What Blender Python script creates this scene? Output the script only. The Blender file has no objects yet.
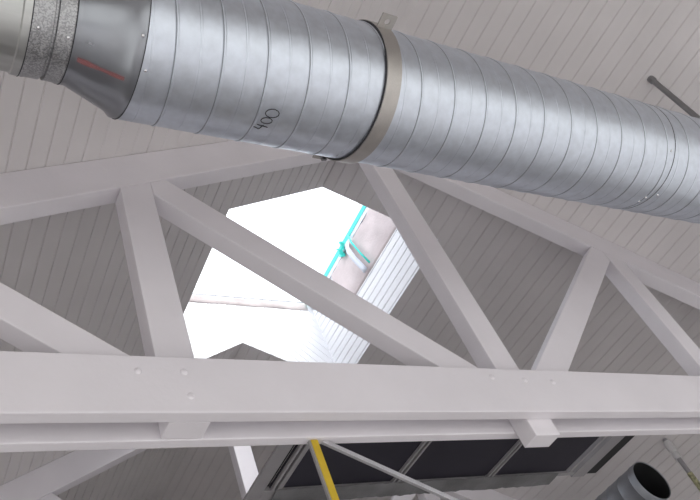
import bpy, bmesh, math, random
from math import sin, cos, pi, radians, atan2, hypot
from mathutils import Vector, Matrix
random.seed(7)
scene = bpy.context.scene
COL = scene.collection
S = 1.7            # metres per model unit (the unit is the distance from the camera to the truss)
EYE = 1.6          # camera height above the floor, metres

# ------------------------------------------------------------------ measures (model units, camera at the origin)
XC, PITCH, ZR = 1.3441, 0.5152, 2.0234      # ridge position, roof pitch (rise per run), ridge height
DC = 0.1234                                  # vertical depth of the top chord
P, PW = 0.8615, 0.0793                       # king post to side post, post width
ZT, ZB = 0.8850, 0.7583                      # bottom chord top and bottom
Y0, Y1, Y2, Y3 = 1.0, 1.0300, 1.0804, 1.1063 # chord planks and the timber layer between them
OX, ON, OF = 0.4299, 1.3173, 2.1790          # half width, near and far edge of the skylight opening
ZS = 2.3050                                  # underside of the skylight glass
HW = 2.60                                    # half width of the hall
YN, YF = -1.05, 6.2                          # near and far gable walls
ZF = -EYE / S                                # floor

def roof(x):
    return ZR - PITCH * abs(x - XC)

# ------------------------------------------------------------------ materials
def new_mat(name):
    m = bpy.data.materials.new(name); m.use_nodes = True
    nt = m.node_tree
    b = nt.nodes['Principled BSDF']
    return m, nt, b

def paint(name, col, rough=0.55, var=0.05, bump=0.15, scale=9.0, spec=0.35):
    m, nt, b = new_mat(name)
    tc = nt.nodes.new('ShaderNodeTexCoord')
    n = nt.nodes.new('ShaderNodeTexNoise'); n.inputs['Scale'].default_value = scale * .35; n.inputs['Detail'].default_value = 5
    r = nt.nodes.new('ShaderNodeValToRGB')
    r.color_ramp.elements[0].position = .3; r.color_ramp.elements[1].position = .7
    r.color_ramp.elements[0].color = (*[c * (1 - var) for c in col], 1)
    r.color_ramp.elements[1].color = (*[min(1, c * (1 + var)) for c in col], 1)
    n2 = nt.nodes.new('ShaderNodeTexNoise'); n2.inputs['Scale'].default_value = scale * 6; n2.inputs['Detail'].default_value = 3
    bp = nt.nodes.new('ShaderNodeBump'); bp.inputs['Strength'].default_value = bump; bp.inputs['Distance'].default_value = .004
    L = nt.links.new
    L(tc.outputs['Object'], n.inputs['Vector']); L(tc.outputs['Object'], n2.inputs['Vector'])
    L(n.outputs['Fac'], r.inputs['Fac']); L(r.outputs['Color'], b.inputs['Base Color'])
    L(n2.outputs['Fac'], bp.inputs['Height']); L(bp.outputs['Normal'], b.inputs['Normal'])
    b.inputs['Roughness'].default_value = rough
    b.inputs['Specular IOR Level'].default_value = spec
    return m

def metal(name, col, rough=0.3, var=0.12, spangle=0.0, stretch=(1, 1, 1), scale=14., rvar=.08):
    m, nt, b = new_mat(name)
    L = nt.links.new
    tc = nt.nodes.new('ShaderNodeTexCoord')
    mp = nt.nodes.new('ShaderNodeMapping'); mp.inputs['Scale'].default_value = stretch
    L(tc.outputs['Object'], mp.inputs['Vector'])
    n = nt.nodes.new('ShaderNodeTexNoise'); n.inputs['Scale'].default_value = scale; n.inputs['Detail'].default_value = 6
    L(mp.outputs['Vector'], n.inputs['Vector'])
    fac = n.outputs['Fac']
    if spangle:
        v = nt.nodes.new('ShaderNodeTexVoronoi'); v.inputs['Scale'].default_value = 330
        L(tc.outputs['Object'], v.inputs['Vector'])
        sp = nt.nodes.new('ShaderNodeSeparateColor'); L(v.outputs['Color'], sp.inputs['Color'])
        mx = nt.nodes.new('ShaderNodeMix'); mx.inputs['Factor'].default_value = spangle
        L(fac, mx.inputs['A']); L(sp.outputs['Red'], mx.inputs['B']); fac = mx.outputs['Result']
    r = nt.nodes.new('ShaderNodeMapRange'); r.inputs['From Min'].default_value = .25; r.inputs['From Max'].default_value = .75
    r.inputs['To Min'].default_value = 1 - var; r.inputs['To Max'].default_value = 1 + var
    L(fac, r.inputs['Value'])
    mul = nt.nodes.new('ShaderNodeVectorMath'); mul.operation = 'SCALE'; mul.inputs[0].default_value = col
    L(r.outputs['Result'], mul.inputs['Scale']); L(mul.outputs['Vector'], b.inputs['Base Color'])
    r2 = nt.nodes.new('ShaderNodeMapRange'); r2.inputs['From Min'].default_value = .2; r2.inputs['From Max'].default_value = .8
    r2.inputs['To Min'].default_value = rough - rvar; r2.inputs['To Max'].default_value = rough + rvar
    L(fac, r2.inputs['Value']); L(r2.outputs['Result'], b.inputs['Roughness'])
    b.inputs['Metallic'].default_value = 1.0
    return m

def plain(name, col, rough=.5, metallic=0., var=.06, scale=20., spec=.35):
    m = paint(name, col, rough, var, .05, scale, spec)
    m.node_tree.nodes['Principled BSDF'].inputs['Metallic'].default_value = metallic
    return m

def pane_mat(name, tint, gloss):
    m = bpy.data.materials.new(name); m.use_nodes = True
    nt = m.node_tree; nt.nodes.clear(); L = nt.links.new
    out = nt.nodes.new('ShaderNodeOutputMaterial')
    t = nt.nodes.new('ShaderNodeBsdfTransparent'); t.inputs['Color'].default_value = (*tint, 1)
    g = nt.nodes.new('ShaderNodeBsdfGlossy'); g.inputs['Roughness'].default_value = .05
    f = nt.nodes.new('ShaderNodeLayerWeight'); f.inputs['Blend'].default_value = .25
    k = nt.nodes.new('ShaderNodeMath'); k.operation = 'MULTIPLY'; k.inputs[1].default_value = gloss
    mx = nt.nodes.new('ShaderNodeMixShader')
    L(f.outputs['Facing'], k.inputs[0]); L(k.outputs['Value'], mx.inputs['Fac'])
    L(t.outputs['BSDF'], mx.inputs[1]); L(g.outputs['BSDF'], mx.inputs[2]); L(mx.outputs['Shader'], out.inputs['Surface'])
    return m

M = {
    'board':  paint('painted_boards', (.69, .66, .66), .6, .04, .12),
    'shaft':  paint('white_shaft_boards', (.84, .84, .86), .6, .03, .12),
    'timber': paint('painted_timber', (.80, .77, .805), .5, .035, .22),
    'wall':   paint('painted_wall', (.74, .71, .69), .7, .04, .2),
    'floor':  paint('screed_floor', (.66, .63, .61), .6, .12, .25, 4),
    'wframe': plain('window_frame_paint', (.30, .31, .32), .4),
    'galv':   metal('galvanised_spiral_steel', (.61, .655, .725), .42, .09, 0, (4, 4, 4), 9, .06),
    'dull':   metal('dull_galvanised_steel', (.34, .36, .39), .5, .08, 0, (3, 3, 3), 5, .04),
    'sleeve': metal('spangled_zinc', (.39, .395, .405), .46, .28, .9, (1, 1, 1), 20, .12),
    'red':    metal('reducer_steel', (.30, .315, .34), .30, .05, 0, (1, 4, 4), 4, .04),
    'pipe':   metal('smooth_steel', (.46, .47, .46), .36, .08, 0, (1, 10, 10), 6),
    'dark':   plain('dark_sealant', (.035, .035, .04), .6),
    'clamp':  metal('dull_clamp_steel', (.46, .44, .42), .48, .10, .2, (1, 1, 1), 30),
    'rod':    metal('grey_threaded_steel', (.30, .30, .305), .5, .1),
    'screw':  metal('bright_screw_steel', (.75, .76, .78), .25, .05),
    'ink':    plain('black_marker', (.02, .02, .03), .5),
    'red_tint':   plain('translucent_red', (.50, .13, .13), .45, .3),
    'yellow': plain('yellow_paint', (.62, .43, .035), .45, 0, .18),
    'polegr': plain('grey_paint', (.30, .29, .29), .5),
    'brace':  metal('zinc_brace', (.72, .72, .74), .5, .1, .3),
    'frame':  plain('grey_frame_paint', (.31, .30, .31), .5),
    'dglass': plain('dark_glazing', (.036, .034, .045), .5, 0, .15, 3, .12),
    'gap':    plain('shade_fill', (.02, .02, .022), .7),  # near-black standing in for shade in gaps and the duct mouth
    'membr':  paint('pinkish_membrane', (.60, .52, .515), .6, .14, .5, 12),
    'membr2': paint('beige_membrane', (.47, .41, .40), .6, .2, .5, 16),
    'seam':   metal('seam_shade_steel', (.36, .385, .42), .5, .1),
    'teal':   plain('teal_tape', (.05, .72, .62), .4),
    'film':   plain('pale_film', (.66, .70, .78), .3),
    'sheet':  paint('grey_sheeting', (.16, .16, .165), .6, .3, .5, 14),
    'pvc':    plain('white_plastic_fitting', (.62, .61, .61), .4),
    'print':  paint('worn_yellow_print', (.34, .33, .20), .5, .7, .1, 160),
    'glass':  pane_mat('clear_glass', (.97, .98, .98), .12),
}

M['red_tint'].node_tree.nodes['Principled BSDF'].inputs['Alpha'].default_value = .42   # semi-transparent red

# ------------------------------------------------------------------ mesh helpers
def W(p, o=(0, 0, 0)):
    return Vector(((p[0]) * S - o[0], p[1] * S - o[1], p[2] * S + EYE - o[2]))

class MB:
    def __init__(s): s.v = []; s.f = []
    def add(s, verts, faces):
        b = len(s.v); s.v += [tuple(map(float, v)) for v in verts]
        s.f += [tuple(b + i for i in f) for f in faces]
    def box(s, a, b):
        x0, y0, z0 = a; x1, y1, z1 = b
        s.add([(x0,y0,z0),(x1,y0,z0),(x1,y1,z0),(x0,y1,z0),(x0,y0,z1),(x1,y0,z1),(x1,y1,z1),(x0,y1,z1)],
              [(0,3,2,1),(4,5,6,7),(0,1,5,4),(1,2,6,5),(2,3,7,6),(3,0,4,7)])
    def prism_xz(s, poly, y0, y1):            # polygon in x-z pushed along y
        n = len(poly)
        s.add([(x, y0, z) for x, z in poly] + [(x, y1, z) for x, z in poly],
              [tuple(range(n)), tuple(range(2*n-1, n-1, -1))] + [(i, i+n, (i+1) % n + n, (i+1) % n) for i in range(n)])
    def lathe(s, prof, axis, n=64, caps=(False, False)):
        # prof: list of (t along the axis, radius); axis(t) -> centre point, with frame e1,e2
        rows = []
        for t, r in prof:
            c, e1, e2 = axis(t)
            rows.append([(c[0]+r*(e1[0]*cos(a)+e2[0]*sin(a)), c[1]+r*(e1[1]*cos(a)+e2[1]*sin(a)), c[2]+r*(e1[2]*cos(a)+e2[2]*sin(a)))
                         for a in [2*pi*j/n for j in range(n)]])
        V = [p for row in rows for p in row]; F = []
        for i in range(len(rows)-1):
            for j in range(n):
                k = (j+1) % n
                F.append((i*n+j, i*n+k, (i+1)*n+k, (i+1)*n+j))
        if caps[0]: F.append(tuple(range(n-1, -1, -1)))
        if caps[1]: F.append(tuple((len(rows)-1)*n + j for j in range(n)))
        s.add(V, F)
    def tube(s, pts, r, n=10, caps=True):     # tube along a polyline
        pts = [Vector(p) for p in pts]; rows = []
        up = None
        for i, p in enumerate(pts):
            d = (pts[min(i+1, len(pts)-1)] - pts[max(i-1, 0)]).normalized()
            if up is None: up = d.orthogonal().normalized()
            e1 = (up - d*up.dot(d)).normalized(); up = e1; e2 = d.cross(e1)
            rr = r[i] if isinstance(r, (list, tuple)) else r
            rows.append([p + rr*(e1*cos(2*pi*j/n) + e2*sin(2*pi*j/n)) for j in range(n)])
        V = [p for row in rows for p in row]; F = []
        for i in range(len(rows)-1):
            for j in range(n):
                k = (j+1) % n; F.append((i*n+j, i*n+k, (i+1)*n+k, (i+1)*n+j))
        if caps: F += [tuple(range(n-1, -1, -1)), tuple((len(rows)-1)*n+j for j in range(n))]
        s.add(V, F)
    def build(s, name, mat, parent=None, smooth=False, bevel=0, seg=2, angle=None, recalc=True):
        o0 = parent_world(parent) if parent else Vector((0, 0, 0))
        me = bpy.data.meshes.new(name)
        me.from_pydata([W(v, o0) for v in s.v], [], s.f)
        if recalc:
            bm = bmesh.new(); bm.from_mesh(me); bmesh.ops.recalc_face_normals(bm, faces=bm.faces); bm.to_mesh(me); bm.free()
        me.materials.append(mat)
        o = bpy.data.objects.new(name, me); COL.objects.link(o)
        if parent: o.parent = parent
        if smooth:
            me.polygons.foreach_set('use_smooth', [True]*len(me.polygons))
            if angle: me.set_sharp_from_angle(angle=radians(angle))
        if bevel:
            b = o.modifiers.new('soft_edges', 'BEVEL'); b.width = bevel; b.segments = seg; b.limit_method = 'ANGLE'
        me.update()
        return o

def parent_world(p):
    v = Vector((0, 0, 0))
    while p: v += Vector(p.location); p = p.parent
    return v

def tag(o, label, cat, group=None, kind=None):
    o['label'] = label; o['category'] = cat
    if group: o['group'] = group
    if kind: o['kind'] = kind
    return o

def thing(name, loc, label, cat, group=None):
    o = bpy.data.objects.new(name, None); COL.objects.link(o); o.empty_display_size = .1
    o.location = W(loc)
    return tag(o, label, cat, group)

def struct(o):
    o['kind'] = 'structure'; return o

def clip(poly, a, b, c):                      # keep a*u + b*v <= c
    out = []
    for i in range(len(poly)):
        p, q = poly[i], poly[(i+1) % len(poly)]
        dp, dq = a*p[0]+b*p[1]-c, a*q[0]+b*q[1]-c
        if dp <= 0: out.append(p)
        if dp*dq < 0:
            t = dp/(dp-dq); out.append((p[0]+t*(q[0]-p[0]), p[1]+t*(q[1]-p[1])))
    return out

def boarded(mb, poly, du, pitch, phase, groove, depth, mapf):
    """Tongue-and-groove boarding over a convex polygon: real V grooves.
    du: unit direction across the boards; mapf(u, v, sink) -> 3D point."""
    a, b = du
    t = [p[0]*a + p[1]*b for p in poly]
    k0 = math.floor((min(t)-phase)/pitch)-1; k1 = math.ceil((max(t)-phase)/pitch)+1
    for k in range(k0, k1):
        c0 = phase + k*pitch
        dk = depth(k) if callable(depth) else depth
        dn = depth(k+1) if callable(depth) else depth
        h = groove/2
        for lo, hi, f in ((c0, c0+h, lambda s, c=c0, d=dk: d*(1-(s-c)/h)),
                          (c0+h, c0+pitch-h, lambda s: 0.0),
                          (c0+pitch-h, c0+pitch, lambda s, c=c0+pitch, d=dn: d*(1-(c-s)/h))):
            q = clip(clip(poly, -a, -b, -lo), a, b, hi)
            if len(q) < 3: continue
            mb.add([mapf(u, v, f(min(max(u*a+v*b, lo), hi))) for u, v in q], [tuple(range(len(q)))])

# ------------------------------------------------------------------ the setting
def rect(x0, x1, y0, y1): return [(x0, y0), (x1, y0), (x1, y1), (x0, y1)]

ceil = MB(); YS = 1.055
rnd = random.Random(3)
def left_depth(k):                            # near the ridge most joints on the left slope are filled with paint
    if k >= 27: return 0.0
    return .0030 if k < 4 or random.Random(k).random() < .25 else .0014
def right_depth(k):
    return .0030 if k > -1 else 0.0
for sgn in (-1, 1):
    def mp(u, v, sink, s=sgn): return (u, v, ZR - PITCH*s*(u-XC) + sink)
    xe = XC + sgn*HW; xo = XC + sgn*OX
    lohi = lambda a, b: (min(a, b), max(a, b))
    pieces = [rect(*lohi(xe, xo), YN, YS), rect(*lohi(xe, xo), YS, YF), rect(*lohi(xo, XC), YN, YS), rect(*lohi(xo, XC), YS, ON), rect(*lohi(xo, XC), OF, YF)]
    for pc in pieces:
        worn = pc[0][1] > YS-.01                 # joints behind the truss are more open
        boarded(ceil, pc, (1, 0), .0428, .189 if sgn < 0 else 1.3778, 0.0048 if worn else .0044, (lambda k: .0034) if worn else left_depth if sgn < 0 else right_depth, mp)
    for pc in pieces:                        # roof deck above the boards, added unseen to stop light leaks
        ceil.add([(u, v, ZR - PITCH*sgn*(u-XC) + .03) for u, v in pc], [(0, 1, 2, 3)])
struct(ceil.build('ceiling', M['board'], recalc=False))

fl = MB(); fl.box((XC-HW, YN, ZF-.08), (XC+HW, YF, ZF)); struct(fl.build('floor', M['floor']))
ze = roof(XC+HW)
for side, x0, x1 in (('left', XC-HW-.08, XC-HW), ('right', XC+HW, XC+HW+.08)):
    w = MB()
    if True:                                 # openings for unseen side windows, added to raise the daylight
        ya_, yb_ = (-.8, 1.2)
        w.box((x0, YN, ZF), (x1, YF, ZF+.5)); w.box((x0, YN, ze-.15), (x1, YF, ze+.05))
        w.box((x0, YN, ZF+.5), (x1, ya_, ze-.15)); w.box((x0, yb_, ZF+.5), (x1, YF, ze-.15))
    struct(w.build('wall_'+side, M['wall']))
w = MB(); w.prism_xz([(XC-HW, ZF), (XC+HW, ZF), (XC+HW, ze), (XC, ZR), (XC-HW, ze)], YF, YF+.08); struct(w.build('wall_back', M['wall']))
# near gable wall: glazed front, sill below and solid gable above
GZ0, GZ1 = ZF+.12, .68
w = MB()
w.box((XC-HW, YN-.08, ZF), (XC+HW, YN, GZ0))
gx = (ZR-GZ1)/PITCH
w.prism_xz([(XC-gx, GZ1), (XC+gx, GZ1), (XC, ZR)], YN-.08, YN)
w.prism_xz([(XC-HW, GZ0), (XC-gx, GZ0), (XC-gx, GZ1), (XC-HW, ze)], YN-.08, YN)
w.prism_xz([(XC+HW, GZ0), (XC+HW, ze), (XC+gx, GZ1), (XC+gx, GZ0)], YN-.08, YN)
struct(w.build('wall_front', M['wall']))

def window(n, corners, axis):                 # framed glazing filling a rectangular hole
    (a0, b0), (a1, b1), d0, d1 = corners
    f = MB(); t = .03
    def bx(p, q):
        if axis == 'y': f.box((p[0], d0, p[1]), (q[0], d1, q[1]))
        else: f.box((d0, p[0], p[1]), (d1, q[0], q[1]))
    bx((a0, b0), (a1, b0+t)); bx((a0, b1-t), (a1, b1)); bx((a0, b0+t), (a0+t, b1-t)); bx((a1-t, b0+t), (a1, b1-t))
    m = (a0+a1)/2; bx((m-t/2, b0+t), (m+t/2, b1-t))
    fr = struct(f.build('window_%d' % n, M['wframe']))
    g = MB(); c = (d0+d1)/2
    if axis == 'y': g.add([(a0+t, c, b0+t), (a1-t, c, b0+t), (a1-t, c, b1-t), (a0+t, c, b1-t)], [(0, 1, 2, 3)])
    else: g.add([(c, a0+t, b0+t), (c, a1-t, b0+t), (c, a1-t, b1-t), (c, a0+t, b1-t)], [(0, 1, 2, 3)])
    g.build('pane', M['glass'], fr)

PORTALS = []
nx = 3
for i in range(nx):
    x0 = XC-gx + 2*gx*i/nx; x1 = XC-gx + 2*gx*(i+1)/nx
    window(i+1, ((x0, GZ0), (x1, GZ1), YN-.06, YN-.02), 'y')
PORTALS.append(((XC, YN-.075, (GZ0+GZ1)/2), 2*gx, GZ1-GZ0, (0, 1, 0)))
window(4, ((-.8, ZF+.5), (1.2, ze-.15), XC-HW-.06, XC-HW-.02), 'x')  # unseen left window, added to bring in more daylight
PORTALS.append(((XC-HW-.075, .2, (ZF+.5+ze-.15)/2), 2.0, ze-.15-ZF-.5, (1, 0, 0)))

window(6, ((-.8, ZF+.5), (1.2, ze-.15), XC+HW+.02, XC+HW+.06), 'x')  # unseen right window, added to bring in more daylight
PORTALS.append(((XC+HW+.075, .2, (ZF+.5+ze-.15)/2), 2.0, ze-.15-ZF-.5, (-1, 0, 0)))

# skylight shaft
XL, XR = XC-OX, XC+OX
BT = 2.041                                    # top of the boarding on the right shaft wall
ZTOP = 2.335
mb = MB()
YM = 1.95                                     # the bare band ends here
for pc in ([(ON, roof(XR)), (YM, roof(XR)), (YM, BT), (ON, BT)], [(YM, roof(XR)), (OF, roof(XR)), (OF, ZTOP), (YM, ZTOP)]):
  boarded(mb, pc, (0, 1), .0365, roof(XR)+.012, .0055, .006, lambda u, v, s: (XR+s, u, v))
mb.add([(XR+.0005, ON, BT), (XR+.0005, YM, BT), (XR+.0005, YM, ZTOP), (XR+.0005, ON, ZTOP)], [(0, 1, 2, 3)])
struct(mb.build('wall_skylight_right', M['shaft'], recalc=False))
mb = MB()
boarded(mb, [(ON, roof(XL)), (OF, roof(XL)), (OF, ZTOP), (ON, ZTOP)], (0, 1), .0365, roof(XL), .004, .003, lambda u, v, s: (XL-s, u, v))
struct(mb.build('wall_skylight_left', M['shaft'], recalc=False))
gable = [(XL, roof(XL)), (XC, ZR), (XR, roof(XR)), (XR, ZTOP), (XL, ZTOP)]
for nm, y, sg in (('far', OF, 1), ('near', ON, -1)):
    mb = MB()
    for half in ([(XL, roof(XL)), (XC, ZR), (XC, ZTOP), (XL, ZTOP)], [(XC, ZR), (XR, roof(XR)), (XR, ZTOP), (XC, ZTOP)]):
        boarded(mb, half, (.77, .638), .0365, .01, .004, .003, lambda u, v, s: (u, y+sg*s, v))
    struct(mb.build('wall_skylight_'+nm, M['shaft'], recalc=False))
fr = MB(); t = .03                            # frame of the flat roof light
e = .004
for a, b in (((XL-t, ON-t, ZS), (XL+e, OF+t, ZS+.04)), ((XR-e, ON-t, ZS), (XR+t, OF+t, ZS+.04)), ((XL+e, ON-t, ZS), (XR-e, ON+e, ZS+.04)), ((XL+e, OF-e, ZS), (XR-e, OF+t, ZS+.04))):
    fr.box(a, b)
sk = struct(fr.build('window_5', M['shaft']))
g = MB(); g.add([(XL, ON, ZS+.02), (XR, ON, ZS+.02), (XR, OF, ZS+.02), (XL, OF, ZS+.02)], [(0, 1, 2, 3)]); g.build('pane', M['glass'], sk)
PORTALS.append(((XC, (ON+OF)/2, ZS+.05), 2*OX, OF-ON, (0, 0, -1)))

# things on the shaft wall: membrane, tape, loose film
mb = MB(); ny, nz = 46, 14
rr = random.Random(5)
V = []
for i in range(ny+1):
    for j in range(nz+1):
        y = ON+.004 + (YM-ON-.008)*i/ny; z = BT+.001 + (2.262-BT)*j/nz
        wr = .0032*sin(31*y+9*z) + .0028*sin(57*y-40*z+1.3) + .002*rr.uniform(-1, 1)
        V.append((XR+.0012-.0060*min(1, j/3)+wr*.6*min(1, j/4), y, z))
mb.add(V, [(i*(nz+1)+j, (i+1)*(nz+1)+j, (i+1)*(nz+1)+j+1, i*(nz+1)+j+1) for i in range(ny) for j in range(nz)])
o = mb.build('vapour_membrane', M['membr'], smooth=True)
sd = o.modifiers.new('thickness', 'SOLIDIFY'); sd.thickness = .0012
tag(o, 'pinkish wrinkled membrane band above the white boards inside the skylight shaft', 'membrane')
mb = MB(); V = []; rr = random.Random(8); nx_ = 40; nz = 6
for i in range(nx_+1):
    for j in range(nz+1):
        V.append((XL+.004+(2*OX-.03)*i/nx_, OF+.0012-.0050*min(1, j/2)-.0006*sin(23*i/nx_+j)-.0005*rr.random(), 2.250+.044*j/nz))
mb.add(V, [(i*(nz+1)+j, (i+1)*(nz+1)+j, (i+1)*(nz+1)+j+1, i*(nz+1)+j+1) for i in range(nx_) for j in range(nz)])
o = mb.build('vapour_membrane', M['membr2'], smooth=True); sd = o.modifiers.new('thickness', 'SOLIDIFY'); sd.thickness = .0012
tag(o, 'narrow pinkish membrane seam along the top of the far wall of the skylight shaft', 'membrane')
mb = MB(); mb.box((XR-.009, ON+.002, 2.280), (XR-.0055, OF-.008, ZS-.0005))
tag(mb.build('sealing_tape', M['teal']), 'long teal tape along the top edge of the skylight shaft', 'tape')
mb = MB(); mb.box((XR-.007, ON+.002, 2.258), (XR-.001, OF-.008, 2.2798))
tag(mb.build('edge_strip', M['film']), 'pale strip between the teal tape and the pinkish membrane', 'strip')
mb = MB(); V = []; n = 8
for i in range(n+1):
    for j in range(n+1):
        V.append((XR-.022-.012*sin(i*1.1)*cos(j*.9), 1.765+.052*i/n+.008*sin(j*.8), 2.235+.056*j/n+.008*sin(i*.9)))
mb.add(V, [(i*(n+1)+j, (i+1)*(n+1)+j, (i+1)*(n+1)+j+1, i*(n+1)+j+1) for i in range(n) for j in range(n)])
o = mb.build('tape_scrap', M['teal'], smooth=True); sd = o.modifiers.new('thickness', 'SOLIDIFY'); sd.thickness = .003
tag(o, 'crumpled teal scrap of tape dangling on the shaft wall', 'tape')

def ribbon(name, pts, width, mat, label):
    mb = MB(); V = []
    for x, y, z in pts: V += [(x, y-width/2, z), (x, y+width/2, z)]
    mb.add(V, [(2*i, 2*i+1, 2*i+3, 2*i+2) for i in range(len(pts)-1)])
    o = mb.build(name, mat, smooth=True); sd = o.modifiers.new('thickness', 'SOLIDIFY'); sd.thickness = .0025
    return tag(o, label, 'film')
ribbon('film_strip', [(XR-.020, 1.745, 2.262), (XR-.034, 1.742, 2.205), (XR-.030, 1.735, 2.14), (XR-.022, 1.722, 2.075), (XR-.020, 1.716, 2.045)], .030, M['film'],
       'wide pale film strip hanging below the teal scrap')
ribbon('film_strip', [(XR-.018, 1.715, 2.285), (XR-.028, 1.708, 2.22), (XR-.026, 1.690, 2.13), (XR-.020, 1.672, 2.05)], .010, M['teal'],
       'thin teal film strip hanging beside the wide pale one')

# ------------------------------------------------------------------ roof trusses
def chord_low(s):                              # half-plane a*x + b*z <= c under the chord on side s
    # z <= ZR - DC - PITCH*s*(x-XC)
    return (PITCH*s, 1, ZR-DC+PITCH*s*XC)

def truss(dy, label, detail):
    root = thing('roof_truss', (XC, (Y0+Y3)/2+dy, ZB), label, 'roof truss', 'white timber roof trusses')
    e = .0006
    y1, y2 = Y1+dy+e, Y2+dy-e
    xs = HW-.02
    for s in (-1, 1):
        mb = MB()
        mb.prism_xz([(XC, ZR-e), (XC+s*xs, roof(XC+s*xs)-e), (XC+s*xs, roof(XC+s*xs)-DC), (XC, ZR-DC)], y1, y2)
        mb.build('top_chord', M['timber'], root, bevel=.004)
    for yy0, yy1 in ((Y0+dy, Y1+dy-e), (Y2+dy+e, Y3+dy)):
        mb = MB()
        wt = (ZR-ZT)/PITCH-.005; wb = (ZR-ZB)/PITCH-.005
        mb.prism_xz([(XC-wb, ZB), (XC+wb, ZB), (XC+wt, ZT), (XC-wt, ZT)], yy0, yy1)
        mb.build('bottom_chord', M['timber'], root, bevel=.004)
    zl = lambda x: ZR-DC-PITCH*abs(x-XC)
    for k, zb in ((-1, ZB+.001), (0, .7152), (1, ZB+.001)):
        x0, x1 = XC+k*P-PW/2, XC+k*P+PW/2
        mb = MB()
        if k: poly = [(x0, zb), (x1, zb), (x1, zl(x1)-e), (x0, zl(x0)-e)]
        else: poly = [(x0, zb), (x1, zb), (x1, zl(x1)-e), (XC, zl(XC)-e), (x0, zl(x0)-e)]
        mb.prism_xz(poly, y1-.0002, y2)
        mb.build('king_post' if k == 0 else 'side_post', M['timber'], root, bevel=.004)
    for s in (-1, 1):
        def diag(tx0, tz0, tx1, tz1, drop, lo, hi, name):
            d = [(tx0, tz0), (tx1, tz1), (tx1, tz1-drop), (tx0, tz0-drop)]
            a, b, c = chord_low(-1)
            d = clip(d, a, b, c-e)
            d = clip(d, -1, 0, -lo); d = clip(d, 1, 0, hi); d = clip(d, 0, -1, -(ZB+.055))
            if s > 0: d = [(2*XC-x, z) for x, z in d]
            mb = MB(); mb.prism_xz(d, y1+.0003, y2-.0003); mb.build(name, M['timber'], root, bevel=.004)
        # from the head of the side post down to the foot of the king post
        xa, za, xb, zb = XC-P, 1.5672, XC-.0633, ZT
        sl = (zb-za)/(xb-xa)
        diag(xa-.1, za-.1*sl, xb+.2, zb+.2*sl, .1037, XC-P+PW/2+e, XC-PW/2-e, 'diagonal_web')
        # from the outer chord down to the foot of the side post
        z0 = lambda x: 1.0823-.766*(x-.1732)
        diag(-.4, z0(-.4), .6, z0(.6), .0945, -.5, XC-P-PW/2-e, 'outer_web')
    if detail:
        for x, z in ((.393, .8485), (.4786, .849), (.4812, .7941), (1.2366, .8579), (1.3384, .8515), (1.4304, .8475)):
            mb = MB()
            ax = lambda t: ((x, Y0+dy+.0005-t, z), (1, 0, 0), (0, 0, 1))
            mb.lathe([(0, .0075), (.0012, .0072), (.0032, .005), (.004, .0018)], ax, 12, (False, True))
            mb.build('bolt_head', M['timber'], root, smooth=True)
    return root

truss(0, 'nearest white timber truss, its wide double bottom chord crossing the whole picture', True)
truss(1.400, 'farther white timber truss, seen only in gaps below the wide bottom chord', False)

# ------------------------------------------------------------------ main ventilation duct
DY, DZ, DR, DS = .4832, 1.0640, .1198, -.0150
def daxis(x): return ((x, DY+DS*(x-.8), DZ), (0, 1, 0), (0, 0, 1))
X_PIPE, X_SLV, X_RED, X_JOINT, X_END = .1230, .1815, .2680, 1.3972, XC+HW-.002
RS = .0815
duct = thing('ventilation_duct', (.8, DY, DZ-DR), 'large galvanised spiral duct running across the top of the picture', 'duct')
mb = MB()
mb.lathe([(XC-HW+.002, RS), (X_PIPE-.012, RS), (X_PIPE-.010, RS+.0022), (X_PIPE-.002, RS+.0030), (X_PIPE, RS+.0030), (X_PIPE, RS-.002)], daxis, 96)
mb.build('narrow_pipe', M['pipe'], duct, smooth=True, angle=40)
mb = MB()
mb.lathe([(X_PIPE+.0002, RS+.0036), (X_PIPE+.0012, RS+.0036), (X_PIPE+.0012, RS-.001)], daxis, 96)
mb.build('joint_seal', M['dark'], duct, smooth=True, angle=40)
mb = MB()
mb.lathe([(X_SLV-.0022, RS+.0030), (X_SLV-.0020, RS+.0040), (X_SLV-.0010, RS+.0040), (X_SLV-.0008, RS+.003)], daxis, 96)
mb.build('joint_seal', M['dark'], duct, smooth=True, angle=40)
rs2 = RS+.0022
mb = MB(); xm = (X_PIPE+X_SLV)/2+.002
mb.lathe([(X_PIPE+.0012, rs2-.002), (X_PIPE+.0012, rs2), (X_PIPE+.006, rs2+.0010), (X_PIPE+.009, rs2), (xm-.003, rs2), (xm-.0015, rs2-.0045), (xm+.0015, rs2-.0045), (xm+.003, rs2), (X_SLV-.010, rs2),
          (X_SLV-.006, rs2+.0014), (X_SLV-.003, rs2+.0014), (X_SLV-.0015, rs2)], daxis, 96)
mb.build('connector_sleeve', M['sleeve'], duct, smooth=True, angle=50)
mb = MB()
mb.lathe([(X_SLV-.001, RS+.0035), (X_SLV+.004, RS+.0038), (X_SLV+.006, RS+.0030), (X_RED-.014, DR-.0075), (X_RED-.007, DR-.0005), (X_RED-.0005, DR-.0002)], daxis, 96)
red = mb.build('reducer', M['red'], duct, smooth=True, angle=60)
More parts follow.
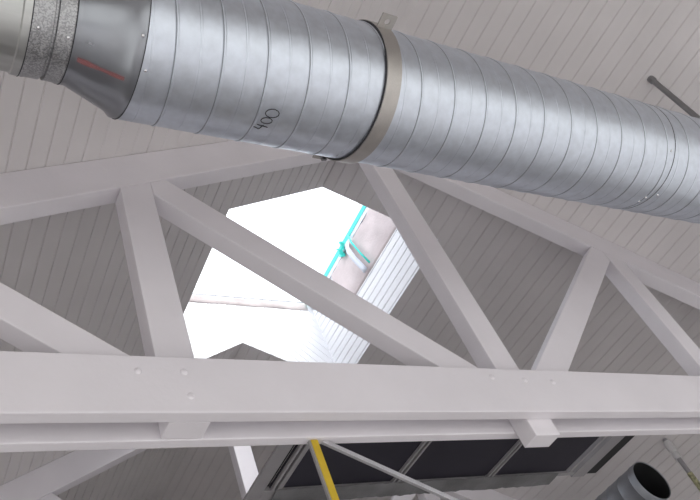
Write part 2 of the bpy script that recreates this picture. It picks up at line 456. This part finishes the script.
# faint translucent red streak along the reducer
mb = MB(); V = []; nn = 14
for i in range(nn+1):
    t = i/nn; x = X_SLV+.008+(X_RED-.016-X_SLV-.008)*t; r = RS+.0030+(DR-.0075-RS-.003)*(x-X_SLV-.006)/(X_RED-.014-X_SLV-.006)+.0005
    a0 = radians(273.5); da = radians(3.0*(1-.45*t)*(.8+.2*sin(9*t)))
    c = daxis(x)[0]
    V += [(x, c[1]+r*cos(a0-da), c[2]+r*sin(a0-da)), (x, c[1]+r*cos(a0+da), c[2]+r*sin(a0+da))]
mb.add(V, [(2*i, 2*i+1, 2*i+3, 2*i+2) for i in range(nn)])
o = mb.build('red_streak', M['red_tint'], red, smooth=True); o['label'] = 'faint red streak'

PT = .0711; XH = .4052
def spiral(xa, xb, name):
    us = [(-.0064, 0), (-.0048, 0), (-.0030, 0), (-.0024, -.0004), (-.0017, -.0022), (-.0011, .0004), (-.0003, .0012), (.0010, .0012), (.0020, .0003), (.0027, 0), (.0040, 0), (.0060, 0),
          (.0290, 0), (.0318, 0), (PT/2-.0024, 0), (PT/2-.0014, -.0001), (PT/2-.0007, -.0009), (PT/2, .0002), (PT/2+.0008, .0004), (PT/2+.0016, 0), (.0395, 0), (.0420, 0)]
    N = 96; mb = MB(); rows = []
    k0 = int((xa-XH)/PT)-2; k1 = int((xb-XH)/PT)+2
    seq = [(k*PT+u, h) for k in range(k0, k1) for u, h in us]
    V = []
    for u, h in seq:
        for j in range(N):
            x = XH+u+PT*j/N; c = min(max(x, xa), xb); r = DR+(h if c == x else 0)
            a = 2*pi*j/N; ce = daxis(c)[0]
            V.append((c, ce[1]+r*cos(a), ce[2]+r*sin(a)))
    m = len(us); F = []; MI = []
    for i in range(len(seq)-1):
        for j in range(N):
            if j < N-1: f = (i*N+j, i*N+j+1, (i+1)*N+j+1, (i+1)*N+j)
            else:
                if i+m+1 >= len(seq): continue
                f = (i*N+j, (i+m)*N, (i+m+1)*N, (i+1)*N+j)
            xx = [V[q][0] for q in f]
            if max(xx)-min(xx) < 1e-7: continue
            F.append(f); MI.append(1 if i % m in (3, 4) else 0)
    mb.add(V, F)
    o = mb.build(name, M['galv'], duct, smooth=True, recalc=False)
    o.data.materials.append(M['seam'])           # darker steel paints in the crevice shade of the lock seam
    o.data.polygons.foreach_set('material_index', MI)
    bm = bmesh.new(); bm.from_mesh(o.data)
    bmesh.ops.delete(bm, geom=[v for v in bm.verts if not v.link_faces], context='VERTS')
    bmesh.ops.remove_doubles(bm, verts=bm.verts, dist=1e-5)
    bmesh.ops.recalc_face_normals(bm, faces=bm.faces)
    bm.to_mesh(o.data); bm.free(); o.data.polygons.foreach_set('use_smooth', [True]*len(o.data.polygons))
    return o
spA = spiral(X_RED, X_JOINT, 'spiral_pipe')
spB = spiral(X_JOINT+.0016, X_END, 'spiral_pipe')
mb = MB()
mb.lathe([(X_RED-.0005, DR-.001), (X_RED-.0005, DR+.0010), (X_RED+.0005, DR+.0010), (X_RED+.0005, DR-.001)], daxis, 96)
mb.build('joint_seal', M['dark'], duct, smooth=True, angle=40)
mb = MB()
mb.lathe([(X_JOINT, DR-.001), (X_JOINT, DR+.0004), (X_JOINT+.0016, DR+.0004), (X_JOINT+.0016, DR-.001)], daxis, 96)
mb.build('joint_seal', M['dark'], duct, smooth=True, angle=40)

def on_duct(x, deg, h, R=DR):
    c = daxis(x)[0]; a = radians(deg); return (x, c[1]+(R+h)*cos(a), c[2]+(R+h)*sin(a))
def screw(x, deg, R):
    mb = MB(); a = radians(deg); c = daxis(x)[0]
    ax = lambda t: ((x, c[1]+(R-.0005+t)*cos(a), c[2]+(R-.0005+t)*sin(a)), (1, 0, 0), (0, -sin(a), cos(a)))
    mb.lathe([(0, .0028), (.0015, .0026), (.0026, .0012)], ax, 10, (False, True))
    mb.build('screw', M['screw'], duct, smooth=True)
for x, dg, R in ((X_RED-.006, 240, DR), (X_RED+.007, 262, DR), (X_RED-.006, 200, DR), (X_PIPE+.010, 252, rs2), (X_SLV-.009, 255, rs2), (X_SLV-.006, 208, rs2+.001),
                 (X_JOINT-.014, 292, DR), (X_JOINT-.012, 284, DR), (X_JOINT+.012, 278, DR), (X_JOINT-.012, 230, DR)):
    screw(x, dg, R)

# marker number on the pipe: 400, written round the girth
mb = MB()
def stroke(pts, w=.0007):
    # pts (s, t): s along the line of writing (girth), t the letter height
    q = []
    for i in range(len(pts)-1):
        for k in range(5): q.append((pts[i][0]+(pts[i+1][0]-pts[i][0])*k/5, pts[i][1]+(pts[i+1][1]-pts[i][1])*k/5))
    q.append(pts[-1])
    P3 = []
    for s_, t_ in q:
        x = .4835+.24*s_-t_; deg = 292-degs(s_)
        P3.append(on_duct(x, deg, .0004))
    mb.tube(P3, w, 6)
def degs(s_): return math.degrees(s_/DR)
stroke([(.0045, .022), (.0005, .009), (.011, .008)]); stroke([(.010, .018), (.008, -.001)])
def zero(cx, w_, h_, cz): stroke([(cx+w_*cos(a)+.25*h_*sin(a)*.4, cz+h_*sin(a)) for a in [pi/2+2*pi*k/12 for k in range(13)]])
zero(.0215, .0062, .0095, .0100); zero(.0370, .0078, .0115, .0105)
o = mb.build('handwritten_number', M['ink'], spA, smooth=True); o['label'] = 'black handwritten 400'

# hanger clamp round the duct: two half rings with lugs at the sides
XK0, XK1 = .6590, .6885
mb = MB()
rc = DR+.0036
mb.lathe([(XK0, rc-.003), (XK0, rc), (XK0+.0008, rc+.0016), (XK1-.0008, rc+.0016), (XK1, rc), (XK1, rc-.003)], daxis, 96)
clamp = mb.build('pipe_clamp', M['clamp'], duct, smooth=True, angle=35)
mb = MB(); mb.lathe([(XK0-.0010, DR), (XK0-.0010, rc+.0002), (XK0, rc+.0002), (XK0, DR)], daxis, 96)
mb.build('rubber_lining', M['dark'], clamp, smooth=True, angle=35)
def lug(sy, z0, z1):
    mb = MB(); n = 16
    c = daxis(XK0)[0]; ya, yb = c[1]+sy*(rc-.004), c[1]+sy*(rc+.026)
    cx_, cy_ = (XK0+XK1)/2, c[1]+sy*(rc+.013); rh = .0052
    x0, x1 = XK0, XK1; lo, hi = min(ya, yb), max(ya, yb)
    O, I = [], []
    for k in range(n):
        a = 2*pi*(k+.5)/n; dx, dy = cos(a), sin(a)
        tx = ((x1-cx_) if dx > 0 else (x0-cx_))/dx if abs(dx) > 1e-9 else 1e9
        ty = ((hi-cy_) if dy > 0 else (lo-cy_))/dy if abs(dy) > 1e-9 else 1e9
        t_ = min(tx, ty); O.append((cx_+dx*t_, cy_+dy*t_)); I.append((cx_+dx*rh, cy_+dy*rh))
    # put true corners in
    for cxn in (x0, x1):
        for cyn in (lo, hi):
            i = min(range(n), key=lambda i: (O[i][0]-cxn)**2+(O[i][1]-cyn)**2); O[i] = (cxn, cyn)
    V = [(x, y, z1) for x, y in O]+[(x, y, z1) for x, y in I]+[(x, y, z0) for x, y in O]+[(x, y, z0) for x, y in I]
    F = []
    for k in range(n):
        j = (k+1) % n
        F += [(k, j, n+j, n+k), (2*n+j, 2*n+k, 3*n+k, 3*n+j), (k, 2*n+k, 2*n+j, j), (n+k, n+j, 3*n+j, 3*n+k)]
    mb.add(V, F); mb.build('clamp_lug', M['clamp'], clamp, bevel=.001)
for sy in (-1, 1):
    lug(sy, DZ+.0035, DZ+.0068)
mb = MB(); c = daxis(.674)[0]
mb.tube([(.674, c[1]+rc+.013, DZ-.010), (.674, c[1]+rc+.013, DZ+.016)], .0042, 8); mb.tube([(.674, c[1]+rc+.013, DZ-.010), (.674, c[1]+rc+.013, DZ-.004)], .0085, 6)
mb.build('clamp_bolt', M['rod'], clamp)

# threaded rod from the roof boards down to the duct
xr, yr = 2.042, DY+DS*(2.042-.8)
mb = MB(); mb.tube([(xr, yr, roof(xr)-.002), (xr, yr, DZ+DR+.001)], .0085, 12)
rodt = thing('hanger_rod', (xr, yr, roof(xr)), 'grey hanger rod dropping from the boarded ceiling to the right end of the big duct', 'rod')
mb.build('rod', M['rod'], rodt, smooth=True, angle=40)
mb = MB(); mb.tube([(xr, yr, roof(xr)+.004), (xr, yr, roof(xr)-.014)], .0115, 12); mb.build('anchor_nut', M['rod'], rodt)

# ------------------------------------------------------------------ dark glazed panel behind the bottom chord
ZP = .930
yA, yB = Y3+.0005, ZP/.598
kx = [.965*ZP, 1.385*ZP, 1.772*ZP, 2.150*ZP]
gp = thing('glazed_panel', ((kx[0]+kx[3])/2, yA, ZP), 'dark glazed panel in a grey metal frame, lying flat behind the bottom chord', 'panel')
for i in range(3):
    mb = MB(); mb.box((kx[i]+.004, yA+.01, ZP+.004), (kx[i+1]-.004, yB-.004, ZP+.010)); mb.build('dark_pane', M['dglass'], gp)
for i in range(3):
    mb = MB()
    mb.box((kx[i]-.002 if i else kx[i]+.006, yA, ZP-.004), (kx[i]+.005 if i else kx[i]+.014, yB, ZP+.004))
    mb.box((kx[i]+.014 if i else kx[i]+.022, yA, ZP-.004), (kx[i]+.021 if i else kx[i]+.036, yB, ZP+.004))
    mb.build('glazing_bar', M['frame'], gp, bevel=.001)
mb = MB()
mb.box((.905*ZP, yA, ZP-.004), (.949*ZP, yB+.28, ZP+.003)); mb.box((.949*ZP, yB+.012, ZP-.004), (1.0*ZP, yB+.28, ZP+.003))   # left rail
mb.box((2.158*ZP, yA, ZP-.002), (2.172*ZP, yB, ZP+.010)); mb.box((2.190*ZP, yA, ZP-.006), (2.255*ZP, yB+.02, ZP+.02))   # right rails
mb.box((.949*ZP, yB-.004, ZP-.004), (2.26*ZP, yB+.012, ZP+.02)); mb.box((.949*ZP, yA, ZP+.002), (2.255*ZP, yA+.012, ZP+.02))
mb.build('panel_frame', M['frame'], gp, bevel=.0015)
mb = MB(); mb.box((.949*ZP, yA+.012, ZP+.010), (.968*ZP, yB, ZP+.02)); mb.build('shade_fill', M['gap'], gp)  # dark strip stands in for the shaded gap beside the left rail
mb = MB(); mb.box((2.255*ZP, yA, ZP+.004), (2.33*ZP, yB+.02, ZP+.02)); mb.build('shade_fill', M['gap'], gp)  # dark strip stands in for the shaded gap past the right rails
# ragged sheeting hanging along the far edge
mb = MB(); V = []; n = 60; rr = random.Random(11)
for i in range(n+1):
    x = .985*ZP+(2.10-.985)*ZP*i/n
    a = .003*rr.uniform(-1, 1)
    V += [(x, yB-.012+a, ZP-.007), (x, yB+.016+.003*rr.uniform(-1, 1), ZP-.009+.0008*sin(i)), (x, yB+.054+.004*rr.uniform(-1, 1), ZP-.009+.001*rr.uniform(-1, 1))]
mb.add(V, [(3*i+k, 3*i+3+k, 3*i+4+k, 3*i+1+k) for i in range(n) for k in (0, 1)])
o = mb.build('ragged_sheeting', M['sheet'], gp, smooth=False); sd = o.modifiers.new('thickness', 'SOLIDIFY'); sd.thickness = .002

# yellow telescopic pole propping the chord
px, py = .762, Y2+.012
pole = thing('support_pole', (px, py, ZF), 'yellow square pole standing upright under the bottom chord', 'pole')
mb = MB(); mb.box((px-.0080, py-.0045, ZF+.02), (px+.0080, py+.0045, ZB-.0005)); mb.build('pole_shaft', M['yellow'], pole, bevel=.0015)
mb = MB(); mb.box((px-.0125, py-.0030, ZF+.02), (px-.0080, py+.0040, ZB-.0015)); mb.build('side_shade', M['polegr'], pole)  # grey strip put in as the shaded left side of the pole
mb = MB(); mb.box((px-.06, py-.06, ZF), (px+.06, py+.06, ZF+.02)); mb.build('base_plate', M['polegr'], pole)

# thin slanting brace from the chord down to the floor at the right
bx0, bz0 = .780, ZB-.004; by = Y2+.014
bsl = -.583; bx1 = bx0+(bz0-ZF-.02)/.583
br = thing('slanting_brace', (bx0, by, bz0), 'thin grey brace slanting down to the right across the dark glazed panel', 'brace')
mb = MB(); mb.prism_xz([(bx0, bz0), (bx1, ZF+.02), (bx1, ZF+.032), (bx0+.012, bz0+.004)], by-.004, by+.004); mb.build('brace_bar', M['brace'], br, bevel=.001)
mb = MB(); mb.box((bx1-.05, by-.04, ZF), (bx1+.05, by+.04, ZF+.021)); mb.build('foot_plate', M['brace'], br)

# ------------------------------------------------------------------ second duct at the lower right, open towards the camera
D2X, D2Y, D2Z, D2R = 2.7214, 1.765, 1.0000, .0865
d2 = thing('open_duct', (D2X, D2Y, D2Z-D2R), 'dull grey open-ended duct with a dark mouth under the right roof slope', 'duct')
ax2 = lambda t: ((D2X, t, D2Z), (1, 0, 0), (0, 0, 1))
mb = MB()
pr_ = [(4.2, D2R-.003), (D2Y+.002, D2R-.003), (D2Y, D2R-.0015), (D2Y+.001, D2R)]
yy = D2Y+.03
while yy < 4.2:
    pr_ += [(yy, D2R), (yy+.003, D2R+.002), (yy+.006, D2R)]; yy += .07
pr_ += [(4.2, D2R)]
mb.lathe(pr_, ax2, 64)
o = mb.build('duct_shell', M['dull'], d2, smooth=True, angle=60)
mb = MB(); mb.lathe([(D2Y+.004, D2R-.0034), (D2Y+.30, D2R-.0034), (D2Y+.302, .001)], ax2, 64); mb.build('mouth_shade', M['gap'], d2, smooth=True, angle=40)  # dark liner added inside as the shade of the open mouth

# hanging pipe to the right of it
hx, hy = 2.972, 1.757
hp = thing('hanging_pipe', (hx, hy, roof(hx)), 'thin grey pipe with a pale coupling hanging right of the open duct', 'pipe')
mb = MB(); mb.tube([(hx, hy, roof(hx)-.001), (hx, hy, .40)], .010, 12); mb.build('pipe_tube', M['frame'], hp, smooth=True, angle=40)
mb = MB(); mb.tube([(hx, hy, 1.172), (hx, hy, 1.160), (hx, hy, 1.125), (hx, hy, 1.117), (hx, hy, 1.107), (hx, hy, 1.085)], [.013, .018, .018, .011, .016, .016], 14); mb.build('coupling', M['pvc'], hp, smooth=True, angle=40)
mb = MB(); mb.tube([(hx, hy, 1.015), (hx, hy, .925)], .0115, 14); o = mb.build('printed_band', M['print'], hp, smooth=True, angle=40)

# ------------------------------------------------------------------ daylight
wd = bpy.data.worlds.new('overcast_sky'); scene.world = wd; wd.use_nodes = True
bg = wd.node_tree.nodes['Background']; bg.inputs['Color'].default_value = (.97, .985, 1.0, 1); bg.inputs['Strength'].default_value = 1.0
nt = wd.node_tree; tc = nt.nodes.new('ShaderNodeTexCoord'); sx_ = nt.nodes.new('ShaderNodeSeparateXYZ'); cr = nt.nodes.new('ShaderNodeValToRGB')
mr = nt.nodes.new('ShaderNodeMapRange'); mr.inputs['From Min'].default_value = -1; mr.inputs['From Max'].default_value = 1
nt.links.new(tc.outputs['Generated'], sx_.inputs['Vector']); nt.links.new(sx_.outputs['Z'], mr.inputs['Value']); nt.links.new(mr.outputs['Result'], cr.inputs['Fac'])
cr.color_ramp.elements[0].position = .46; cr.color_ramp.elements[0].color = (.60, .585, .57, 1)      # paved ground outside
cr.color_ramp.elements[1].position = .54; cr.color_ramp.elements[1].color = (.85, .865, .91, 1)       # horizon
el = cr.color_ramp.elements.new(1.0); el.color = (1.08, 1.13, 1.24, 1)                                # overcast zenith
nt.links.new(cr.outputs['Color'], bg.inputs['Color'])
for i, (c, sx, sy, n) in enumerate(PORTALS):
    l = bpy.data.lights.new('daylight_portal', 'AREA'); l.shape = 'RECTANGLE'; l.size = sx*S; l.size_y = sy*S
    l.cycles.is_portal = True
    o = bpy.data.objects.new('daylight_portal', l); COL.objects.link(o)
    o.location = W(c); n = Vector(n)
    if abs(n.z) > .5: o.rotation_euler = (0, 0, 0)
    elif abs(n.y) > .5: o.rotation_euler = (radians(90), 0, 0)     # -Z local -> +Y
    else: o.rotation_euler = (radians(90), 0, radians(-90 if n.x > 0 else 90))

sl = bpy.data.lights.new('hazy_sun', 'SUN'); sl.energy = 1.4; sl.angle = radians(35); sl.color = (1, .99, .97)
so = bpy.data.objects.new('hazy_sun', sl); COL.objects.link(so)
so.rotation_euler = Vector((-.30, .66, -.69)).to_track_quat('-Z', 'Y').to_euler(); so.location = (3, -6, 12)

# ------------------------------------------------------------------ camera
cam = bpy.data.cameras.new('camera'); co = bpy.data.objects.new('camera', cam); COL.objects.link(co)
R = Matrix(((.8648691, -.1037456, -.4911602), (-.3986804, -.7365057, -.5464553), (-.3050499, .6684282, -.6783423)))
co.matrix_world = Matrix.Translation((0, 0, EYE)) @ R.to_4x4()
cam.sensor_fit = 'HORIZONTAL'; cam.sensor_width = 36; cam.lens = 36*741.766/700
cam.shift_x = (350-317.167)/700; cam.shift_y = (252.494-250)/700
cam.clip_start = .02; cam.clip_end = 200
scene.camera = co

vs = scene.view_settings
vs.view_transform = 'Standard'; vs.look = 'None'; vs.gamma = 1.0; vs.use_curve_mapping = False
vs.exposure = 1.35
